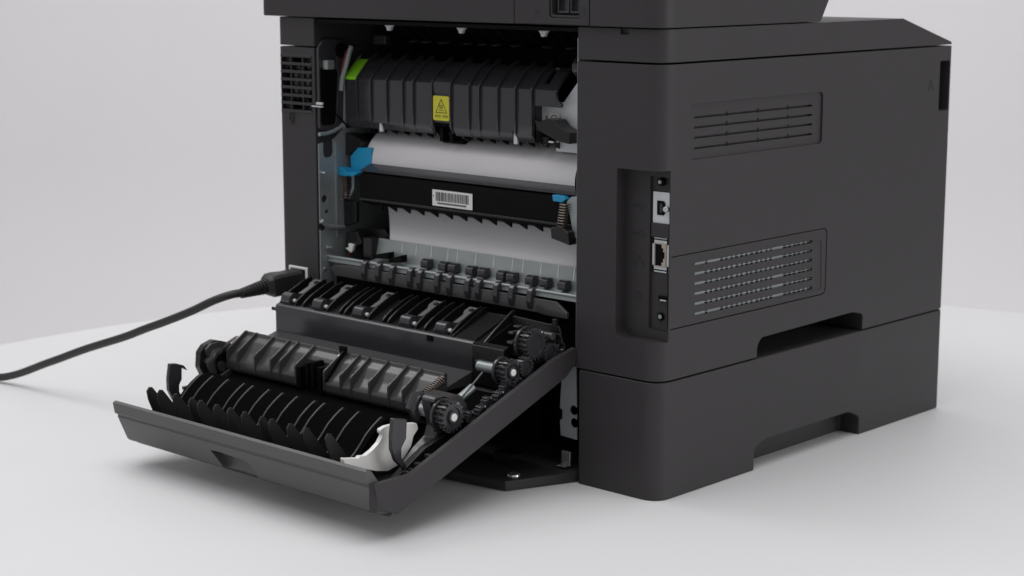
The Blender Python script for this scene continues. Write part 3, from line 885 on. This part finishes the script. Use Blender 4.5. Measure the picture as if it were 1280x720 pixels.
# outer rail
rp_ = rpoly([(-0.0011, 0.1109), (0.0004, 0.0991), (-0.0115, 0.0888), (-0.1957, 0.0179), (-0.2136, 0.0261), (-0.2179, 0.0453), (-0.1818, 0.0453), (-0.0276, 0.1049)], [0.002, 0.004, 0.004, 0.002, 0.001, 0.001, 0.001, 0.003], 4)
mb = MB().prism('x', rp_, DR - 0.0042, DR)
part('door_rail', mb, M_SHELL, door, 0.0008)
mb = MB().prism('x', [(-0.010, floor_z(-0.01)), (-0.198, floor_z(-0.198)), (-0.200, floor_z(-0.200) + 0.009), (-0.010, floor_z(-0.01) + 0.012)], DL, DL + 0.003)
part('door_rail', mb, M_SHELL, door, 0.0008)
# gripping lip at the free edge
lp = [(-0.2228, 0.0545), (-0.2200, 0.0560), (-0.2165, 0.0545), (-0.2080, 0.0430), (-0.2010, 0.0260), (-0.1995, 0.0192), (-0.2075, 0.0202), (-0.2098, 0.0222), (-0.2184, 0.0420), (-0.2180, 0.0436), (-0.2212, 0.0458)]
mb = MB().prism('x', lp, DL - 0.0005, DR - 0.0046)
nz = [(-0.2724, 0.0345), (-0.2640, 0.0352), (-0.2310, 0.0340), (-0.2262, 0.0320), (-0.2238, 0.0265), (-0.2215, 0.0100), (-0.2650, 0.0100), (-0.2655, 0.0235)]
lip = part('door_lip', mb, M_LIP, door, 0.0010, cuts=[MB().prism('y', nz, -0.25, -0.2030)])
mb = MB().prism('z', [(DR - 0.0044, -0.2195), (DR - 0.0002, -0.2150), (DR - 0.0002, -0.1960), (DR - 0.0044, -0.1960)], 0.0240, 0.0450)
part('lip_end', mb, M_SHELL, lip, 0.0008)
# paper turn fins
fin_x = [-0.3614, -0.3474, -0.3273, -0.3065, -0.2952, -0.2751, -0.2582, -0.2406, -0.2195, -0.2082, -0.1868, -0.1686, -0.1436]
fp = [(-0.1980, 0.0340), (-0.2045, 0.0505), (-0.2080, 0.0590), (-0.2094, 0.0662), (-0.2070, 0.0694), (-0.2042, 0.0690), (-0.1974, 0.0605), (-0.1885, 0.0485), (-0.1860, 0.0462), (-0.1815, 0.0492), (-0.1755, 0.0550), (-0.1690, 0.0620), (-0.1620, 0.0672), (-0.1560, 0.0708), (-0.1530, 0.0722), (-0.1510, 0.0712), (-0.1510, 0.0420)]
row('guide_fin', MB().prism('x', fp, -0.0008, 0.0008), M_FIN, door, fin_x, 0.0002)
# black liner the fins stand on
mb = MB().prism('x', [(-0.1990, 0.0230), (-0.1900, 0.0330), (-0.1700, 0.0350), (-0.1450, 0.0420), (-0.0560, 0.0775), (-0.0560, 0.0760), (-0.1980, 0.0210)], -0.3865, -0.1065)
part('fin_liner', mb, M_MATT, door, 0.0006)
mb = MB().prism('x', [(-0.1905, 0.0300), (-0.1890, 0.0440), (-0.1860, 0.0448), (-0.1812, 0.0478), (-0.1750, 0.0536), (-0.1685, 0.0606), (-0.1615, 0.0657), (-0.1550, 0.0696), (-0.1500, 0.0708), (-0.1420, 0.0700), (-0.1320, 0.0665), (-0.1200, 0.0620), (-0.1060, 0.0585), (-0.1060, 0.0500)], -0.3660, -0.1390)
part('turn_guide', mb, M_MATT, door, 0)
# ribbed cover
CX0, CX1 = -0.3905, -0.1445
cp = [(-0.0816, 0.0905), (-0.0816, 0.0935), (-0.0832, 0.0935), (-0.0838, 0.0905), (-0.0890, 0.0872), (-0.0960, 0.0790), (-0.1020, 0.0735), (-0.1042, 0.0708), (-0.1042, 0.0640), (-0.1020, 0.0610), (-0.0950, 0.0600), (-0.0816, 0.0700)]
mb = MB().prism('x', rpoly(cp, 0.0016, 3), CX0, CX1)
cov = part('ribbed_cover', mb, M_COVER, door, 0.0004, cuts=[MB().box(-0.2990, -0.2650, -0.12, -0.092, 0.06, 0.11)])
rb = [(-0.0818, 0.0940), (-0.0845, 0.0938), (-0.0900, 0.0902), (-0.0960, 0.0862), (-0.1010, 0.0832), (-0.1040, 0.0815), (-0.1054, 0.0795), (-0.1050, 0.0640), (-0.1020, 0.0640), (-0.0960, 0.0750), (-0.0830, 0.0880)]
row('cover_rib', MB().prism('x', rb, -0.0008, 0.0008), M_COVER, cov, [-0.3895, -0.3756, -0.3525, -0.3314, -0.3200, -0.2995, -0.2640, -0.2440, -0.2315, -0.2098, -0.1876, -0.1712, -0.1452], 0.0004)
# sensor unit in the gap of the cover
mb = MB().box(-0.2975, -0.2930, -0.1050, -0.0905, 0.0620, 0.0800).box(-0.2890, -0.2850, -0.1035, -0.0925, 0.0640, 0.0840).box(-0.2810, -0.2770, -0.1045, -0.0925, 0.0640, 0.0860).box(-0.2720, -0.2670, -0.1050, -0.0905, 0.0620, 0.0830).box(-0.2980, -0.2660, -0.0960, -0.0925, 0.0620, 0.0760)
sen = part('sensor_unit', mb, M_BLACK, door, 0.0006)
mb = MB().prism('x', [(-0.1060, 0.0740), (-0.0960, 0.0860), (-0.0850, 0.0960), (-0.0820, 0.0970), (-0.0830, 0.0940), (-0.0950, 0.0820), (-0.1050, 0.0720)], -0.2620, -0.2600).box(-0.2660, -0.2585, -0.0860, -0.0830, 0.0935, 0.0985)
part('sensor_flag', mb, M_BLACK, sen, 0.0004)
mb = MB().ball((-0.2628, -0.0880, 0.0905), 0.0019)
part('white_dot', mb, M_WHITE, sen)
# shelf behind the cover and the upright flap face
mb = MB().prism('x', [(-0.0492, 0.0893), (-0.0815, 0.0800), (-0.0815, 0.0780), (-0.0492, 0.0780)], -0.3890, -0.1490)
part('door_shelf', mb, M_COVER, door, 0.0005)
mb = MB().prism('x', [(-0.0490, 0.0880), (-0.0490, 0.1112), (-0.0478, 0.1125), (-0.0450, 0.1136), (-0.0450, 0.0880)], -0.3905, -0.1490)
flap = part('flap_face', mb, M_GLOSS, door, 0.0005)
mb = MB().box(-0.3975, -0.3908, -0.0480, -0.0460, 0.1060, 0.1090)
part('hinge_pin', mb, M_DARK, door, 0.0006)
mb = MB().box(-0.1995, -0.1935, -0.0503, -0.0489, 0.1070, 0.1115)
part('flap_notch', mb, M_BLACK, door)
mb = MB().prism('x', [(-0.0500, 0.0800), (-0.0500, 0.1110), (-0.0440, 0.1135), (-0.0440, 0.0800)], -0.1486, -0.1140)
part('flap_side', mb, M_DARK, door, 0.0006)
mb = MB().box(-0.1400, -0.1180, -0.0560, -0.0502, 0.0985, 0.1010)
part('flap_ledge', mb, M_GLOSS, door, 0.0005)
# roller deck
dk = lambda y: 0.112 + 0.384 * (y + 0.049)
mb = MB().prism('x', [(-0.0449, 0.0885), (-0.0449, dk(-0.0449) - 0.002), (-0.0080, dk(-0.008) - 0.002), (-0.0080, 0.1000)], -0.3900, -0.1400)
deck = part('roller_deck', mb, M_DARK, door, 0.0006)
rollers = [-0.3802, -0.3388, -0.2870, -0.2296, -0.1885]
ry, rz = -0.0410, dk(-0.0410) + 0.0022
row('pinch_roller', MB().cyl((-0.0058, ry, rz), (0.0058, ry, rz), 0.0058, n=24), M_SATIN, deck, rollers, 0.0008)
row('roller_axle', MB().cyl((-0.0082, ry, rz - 0.0008), (0.0082, ry, rz - 0.0008), 0.0016, n=12), M_WHITE, deck, rollers, 0.0003)
row('spring_lever', MB().prism('z', [(0.0024, -0.0365), (0.0070, -0.0350), (0.0085, -0.0240), (0.0090, -0.0110), (-0.0020, -0.0110), (-0.0020, -0.0180), (0.0020, -0.0240)], 0, 0.0012), M_LEVER, deck, [x + 0.0012 for x in rollers], 0.0003, base=(0, 0, 0))
for o in [c for c in deck.children if c.name.startswith('spring_lever')]:
    o.rotation_euler = (math.atan(0.384), 0, 0)
    o.location = Vector((o.location.x + ROOT.x, 0, dk(0) + 0.0030)) - ROOT
scr = row('lever_screw', MB().cyl((0.0045, -0.0150, dk(-0.015) + 0.003), (0.0045, -0.0150, dk(-0.015) + 0.0052), 0.0026, 0.0023, 14), M_DARK, deck, [x + 0.0012 for x in rollers], 0.0004)
rpd = [(-0.0445, dk(-0.0445) - 0.003), (-0.0445, dk(-0.0445) + 0.0005), (-0.0410, dk(-0.041) + 0.0028), (-0.0330, dk(-0.033) + 0.0046), (-0.0180, dk(-0.018) + 0.0056), (-0.0075, dk(-0.0075) + 0.0046), (-0.0075, dk(-0.0075) - 0.003)]
rxs = []
for x in rollers:
    rxs += [x - 0.0092, x + 0.0104]
rxs += [-0.3600, -0.3125, -0.2585, -0.2090, -0.2520, -0.3060]
row('deck_rib', MB().prism('x', rpoly(rpd, 0.0015, 3), -0.0008, 0.0008), M_DARK, deck, sorted(rxs), 0.0004)
# end block right of the rollers
mb = MB().prism('x', [(-0.0470, 0.1060), (-0.0470, 0.1145), (-0.0120, 0.1320), (-0.0070, 0.1320), (-0.0070, 0.1060)], -0.1740, -0.1725)
mb.prism('x', [(-0.0470, 0.1060), (-0.0470, 0.1130), (-0.0070, 0.1285), (-0.0070, 0.1060)], -0.1722, -0.1500)
mb.prism('x', rpoly([(-0.0500, 0.1000), (-0.0500, 0.1080), (-0.0300, 0.1220), (-0.0100, 0.1340), (-0.0060, 0.1340), (-0.0060, 0.1000)], 0.003), -0.1430, -0.1410)
mb.prism('y', rpoly([(-0.1397, 0.1304), (-0.0893, 0.1282), (-0.0859, 0.1146), (-0.1163, 0.1141), (-0.1301, 0.1174), (-0.1380, 0.1215)], 0.002), -0.0130, -0.0110)
part('deck_end', mb, M_DARK, deck, 0.0006)

# ---- gear train along the right rail
def gear_part(c, x0, x1, r, teeth, depth=0.0013):
    mb = MB()
    mb.gear(c, x0, x1, r, teeth, depth)
    return part('gear', mb, M_SATIN, door, 0.0002, cuts=[MB().cyl((x1 - 0.0012, *c), (x1 + 0.01, *c), r * 0.62, n=28)])


G1, G2, G3 = (-0.1271, 0.0756), (-0.0624, 0.0990), (-0.0351, 0.1165)
for c, r, t in ((G1, 0.0122, 18), (G2, 0.0104, 16), (G3, 0.0125, 20)):
    gear_part(c, -0.0965, -0.0930, r, t, 0.0024)
    mb = MB().gear(c, -0.1030, -0.0967, r * 0.93, t, 0.0011)
    part('gear_barrel', mb, M_DARK, door, 0.0002)
    mb = MB().ring(c, -0.1055, -0.1032, r * 1.05, r * 0.5)
    part('gear_flange', mb, M_SATIN, door, 0.0003)
for c, r in ((G1, 0.0034), (G2, 0.0031)):
    mb = MB().cyl((-0.0960, *c), (-0.0915, *c), r, r * 0.9, 18)
    part('shaft_end', mb, M_WHITE, door, 0.0006)
    mb = MB().ring(c, -0.0950, -0.0920, r * 1.45, r * 1.02, 20)
    part('shaft_collar', mb, M_SATIN, door, 0.0003)
mb = MB().cyl((-0.1330, *G1), (-0.1052, *G1), 0.0045, n=18)
part('shaded_white_shaft', mb, M_PLATE, door, 0.0004)  # white shafts, here and below; their shade is put into a greyer colour
mb = MB().cyl((-0.1290, *G2), (-0.1057, *G2), 0.0042, n=18)
part('shaded_white_shaft', mb, M_STEEL, door, 0.0004)
mb = MB().cyl((-0.118,) + [(-0.0947, 0.0803)][0], (-0.118,) + [(-0.0806, 0.0866)][0], 0.0033, n=18)
part('shaded_white_shaft', mb, M_STEEL, door, 0.0004)
n = 6
for k in range(n):
    t = (k + 0.7) / (n + 0.2)
    c = (-0.1150 + t * 0.062, 0.0690 + t * 0.0235 - 0.0015 * (k % 2))
    gear_part(c, -0.0985 + 0.003 * (k % 2), -0.0930 + 0.003 * (k % 2), 0.0052 + 0.0008 * (k % 2), 11)
for c, r in (((-0.0480, 0.1010), 0.0080), ((-0.0200, 0.1080), 0.0085)):
    gear_part(c, -0.0975, -0.0910, r, 15)
mb = MB().prism('x', [(-0.205, floor_z(-0.205) + 0.004), (-0.205, floor_z(-0.205) + 0.011), (-0.150, 0.0560), (-0.128, 0.0620), (-0.060, 0.0860), (-0.030, 0.1000), (-0.012, 0.1000), (-0.012, 0.0900)], -0.1050, -0.0990)
gw = part('gear_wall', mb, M_DARK, door, 0.0006)
row('wall_step', MB().box(-0.004, 0.004, -0.0016, 0.0016, -0.002, 0.002), M_DARK, gw, [-0.092], 0.0003, base=(0, -0.170, 0.0430))
for k in range(5):
    row('wall_step', MB().box(-0.0045, 0.0045, -0.0022, 0.0022, -0.0015, 0.0015), M_SATIN, gw, [-0.093], 0.0003, base=(0, -0.195 + 0.011 * k, 0.0335 + 0.0042 * k))
mb = MB().box(-0.0960, -0.0925, -0.0140, -0.0105, 0.1080, 0.1335).box(-0.0960, -0.0870, -0.0140, -0.0120, 0.1200, 0.1225).box(-0.1010, -0.0960, -0.0135, -0.0110, 0.1270, 0.1290)
part('latch_post', mb, M_DARK, door, 0.0005)
mb = MB().cyl((-0.1010, -0.0200, 0.1215), (-0.0890, -0.0200, 0.1215), 0.0030, n=16)
part('guide_pin', mb, M_COVER, door, 0.0005)
mb = MB().ring((-0.0090, 0.1110), -0.0930, -0.0900, 0.0046, 0.0030, 16)
part('pivot_ring', mb, M_SATIN, door, 0.0003)
mb = MB().box(-0.1090, -0.1040, -0.0520, -0.0420, 0.1180, 0.1200).box(-0.1150, -0.1100, -0.0440, -0.0350, 0.1235, 0.1255).box(-0.1200, -0.1140, -0.0330, -0.0280, 0.1265, 0.1280)
part('gear_guard', mb, M_SATIN, door, 0.0004)
mb = MB().tube([(-0.1120, -0.0760, 0.0985), (-0.1120, -0.0880, 0.0900), (-0.1110, -0.1010, 0.0820), (-0.1080, -0.1120, 0.0800)], 0.0008, 8)
part('wire_guide', mb, M_COVER, door)
# bearing housing round the big gear
bh = rpoly([(-0.1357, 0.0883), (-0.1315, 0.0906), (-0.1222, 0.0921), (-0.1069, 0.0869), (-0.1000, 0.0782), (-0.0994, 0.0467), (-0.1202, 0.0390), (-0.1547, 0.0356), (-0.1595, 0.0403), (-0.1453, 0.0515), (-0.1335, 0.0584), (-0.1301, 0.0676), (-0.1341, 0.0788)], 0.002)
mb = MB().prism('x', bh, -0.1180, -0.1055)
hs = part('bearing_housing', mb, M_COVER, door, 0.0010, cuts=[MB().cyl((-0.1095, *G1), (-0.09, *G1), 0.0135, n=30)])
bl = [(y, z) for y, z in bh]
mb = MB().prism('x', rpoly([(-0.1291, 0.0810), (-0.1238, 0.0865), (-0.1134, 0.0894), (-0.1005, 0.0857), (-0.0876, 0.0801), (-0.0792, 0.0667), (-0.0885, 0.0539), (-0.1184, 0.0463), (-0.1409, 0.0390), (-0.1508, 0.0429), (-0.1396, 0.0514), (-0.1265, 0.0603), (-0.1304, 0.0680)], 0.001), -0.4010, -0.3945)
hl = part('bearing_housing', mb, M_DARK, door, 0.0010)
# springs
mb = MB().coil((-0.1240, -0.1300, 0.0870), (-0.1240, -0.1070, 0.0960), 0.0030, 0.0006, 11)
part('pressure_spring', mb, M_SPRING, hs)
mb = MB().tube([(-0.1255, -0.1340, 0.0700), (-0.1255, -0.1385, 0.0800), (-0.1245, -0.1350, 0.0875), (-0.1240, -0.1290, 0.0880)], [0.0035, 0.0050, 0.0048, 0.0035], 12)
part('spring_arm', mb, M_SATIN, hs, 0)
mb = MB().coil((-0.3925, -0.1090, 0.0800), (-0.3925, -0.0900, 0.0870), 0.0028, 0.0006, 10)
part('pressure_spring', mb, M_SPRING, hl)
mb = MB().tube([(-0.3935, -0.1170, 0.0600), (-0.3935, -0.1210, 0.0720), (-0.3930, -0.1160, 0.0790), (-0.3925, -0.1100, 0.0800)], [0.0035, 0.0050, 0.0048, 0.0035], 12)
part('spring_arm', mb, M_COVER, hl, 0)
mb = MB().prism('x', rpoly([(-0.1256, 0.0833), (-0.1203, 0.0873), (-0.1126, 0.0882), (-0.0980, 0.0839), (-0.0902, 0.0798), (-0.0965, 0.0773), (-0.1085, 0.0813), (-0.1172, 0.0798), (-0.1242, 0.0768)], 0.001), -0.3944, -0.3912)
part('housing_cap', mb, M_COVER, hl, 0.0006)
mb = MB().box(-0.3944, -0.3910, -0.1500, -0.1400, 0.0520, 0.0550).box(-0.3944, -0.3910, -0.1360, -0.1280, 0.0580, 0.0605).cyl((-0.3944, -0.1240, 0.0580), (-0.3905, -0.1240, 0.0580), 0.0032, n=14).cyl((-0.3944, -0.1090, 0.0660), (-0.3908, -0.1090, 0.0660), 0.0045, n=16)
part('housing_boss', mb, M_SATIN, hl, 0.0005)
# stepped ledge down the left side
mb = MB()
for k in range(5):
    y = -0.128 - 0.0125 * k
    z = 0.0600 - 0.0068 * k
    mb.box(-0.3900, -0.3760, y - 0.0052, y + 0.0052, z - 0.010, z + 0.002 * (k % 2))
part('side_steps', mb, M_DARK, door, 0.0008)
# latch hooks
hk = rpoly([(-0.1697, 0.0793), (-0.1628, 0.0785), (-0.1555, 0.0756), (-0.1523, 0.0709), (-0.1580, 0.0743), (-0.1584, 0.0644), (-0.1611, 0.0600), (-0.1613, 0.0539), (-0.1574, 0.0483), (-0.1592, 0.0445), (-0.1673, 0.0480), (-0.1719, 0.0571), (-0.1719, 0.0666)], 0.0006, 2)
mb = MB().prism('x', hk, -0.3860, -0.3825)
part('latch_hook', mb, M_GLOSS, door, 0.0007)
hk = rpoly([(-0.1824, 0.0839), (-0.1688, 0.0808), (-0.1698, 0.0665), (-0.1747, 0.0603), (-0.1748, 0.0531), (-0.1693, 0.0453), (-0.1726, 0.0441), (-0.1805, 0.0518), (-0.1843, 0.0610), (-0.1842, 0.0711)], 0.0008, 2)
mb = MB().prism('x', hk, -0.1030, -0.0990)
part('latch_hook', mb, M_SATIN, door, 0.0008)
# white end guide
wg = rpoly([(-0.2168, 0.0581), (-0.2145, 0.0574), (-0.2021, 0.0552), (-0.2013, 0.0565), (-0.1958, 0.0557), (-0.1886, 0.0585), (-0.1822, 0.0626), (-0.1781, 0.0679), (-0.1805, 0.0701), (-0.1804, 0.0725), (-0.1748, 0.0739), (-0.1643, 0.0737), (-0.1438, 0.0705), (-0.1422, 0.0659), (-0.1472, 0.0613), (-0.1498, 0.0538), (-0.1565, 0.0471), (-0.1640, 0.0419), (-0.1738, 0.0397), (-0.1858, 0.0422), (-0.1968, 0.0463), (-0.1984, 0.0454), (-0.2161, 0.0527)], 0.0010, 3)
mb = MB().prism('x', wg, -0.1190, -0.1150)
part('white_guide', mb, M_WHITE, door, 0.0009, label='white curved guide at the right end of the fins')
mb = MB().box(-0.118, -0.088, -0.1970, -0.1620, 0.0335, 0.0380)
part('corner_tray', mb, M_BLACK, door, 0.0006)

# ------------------------------------------------------------------ mains cord
ROOT = Vector((-0.4155, -0.03, 0.125))
cord = thing('power_cord', 'black mains cord plugged into the back of the printer, trailing off to the left', 'power cord', ROOT)
p0, p1 = Vector((-0.4160, -0.0010, 0.1260)), Vector((-0.4215, -0.0320, 0.1225))
d = (p1 - p0).normalized()
sx = Vector((0, 0, 1)).cross(d).normalized()
up = d.cross(sx)


def plug_ring(t, w, h, c=0.25):
    q = p0 + d * t
    pts = [(-w, -h * (1 - c)), (-w, h * (1 - c)), (-w * (1 - c), h), (w * (1 - c), h), (w, h * (1 - c)), (w, -h * (1 - c)), (w * (1 - c), -h), (-w * (1 - c), -h)]
    return [q + sx * a + up * b for a, b in pts]


mb = MB().loft([plug_ring(-0.001, 0.0096, 0.0086), plug_ring(0.014, 0.0100, 0.0090), plug_ring(0.0225, 0.0108, 0.0100), plug_ring(0.0295, 0.0108, 0.0100), plug_ring(0.034, 0.0075, 0.0070)])
part('plug', mb, M_RUBBER, cord, 0.0010)
mb = MB()
e0 = p0 + d * 0.034
e1 = Vector((-0.4240, -0.0610, 0.1190))
for k in range(9):
    a = e0.lerp(e1, k / 9)
    b = e0.lerp(e1, (k + 0.62) / 9)
    r = 0.0070 - 0.0026 * k / 9
    mb.cyl(a, b, r, r - 0.0001, 16)
mb.cyl(e0, e1, 0.0050, 0.0042, 16)
part('strain_relief', mb, M_RUBBER, cord, 0.0003)
ctrl = [e0.lerp(e1, 0.85)] + [Vector(p) for p in ((-0.4265, -0.0690, 0.1190), (-0.4400, -0.0790, 0.1130), (-0.4604, -0.0870, 0.1024), (-0.4868, -0.0940, 0.0911), (-0.5167, -0.0990, 0.0797), (-0.5425, -0.1030, 0.0695), (-0.5975, -0.1080, 0.0510), (-0.6512, -0.1140, 0.0310), (-0.7250, -0.1200, 0.0060), (-0.7900, -0.1400, 0.0038), (-0.8500, -0.1550, 0.0038))]
pts = []
for i in range(len(ctrl) - 1):
    a, b, c, e = ctrl[max(i - 1, 0)], ctrl[i], ctrl[i + 1], ctrl[min(i + 2, len(ctrl) - 1)]
    for k in range(10):
        t = k / 10
        pts.append(0.5 * ((2 * b) + (c - a) * t + (2 * a - 5 * b + 4 * c - e) * t * t + (3 * b - a - 3 * c + e) * t ** 3))
pts.append(ctrl[-1])
mb = MB().tube(pts, 0.0037, 14)
part('cable', mb, M_RUBBER, cord)
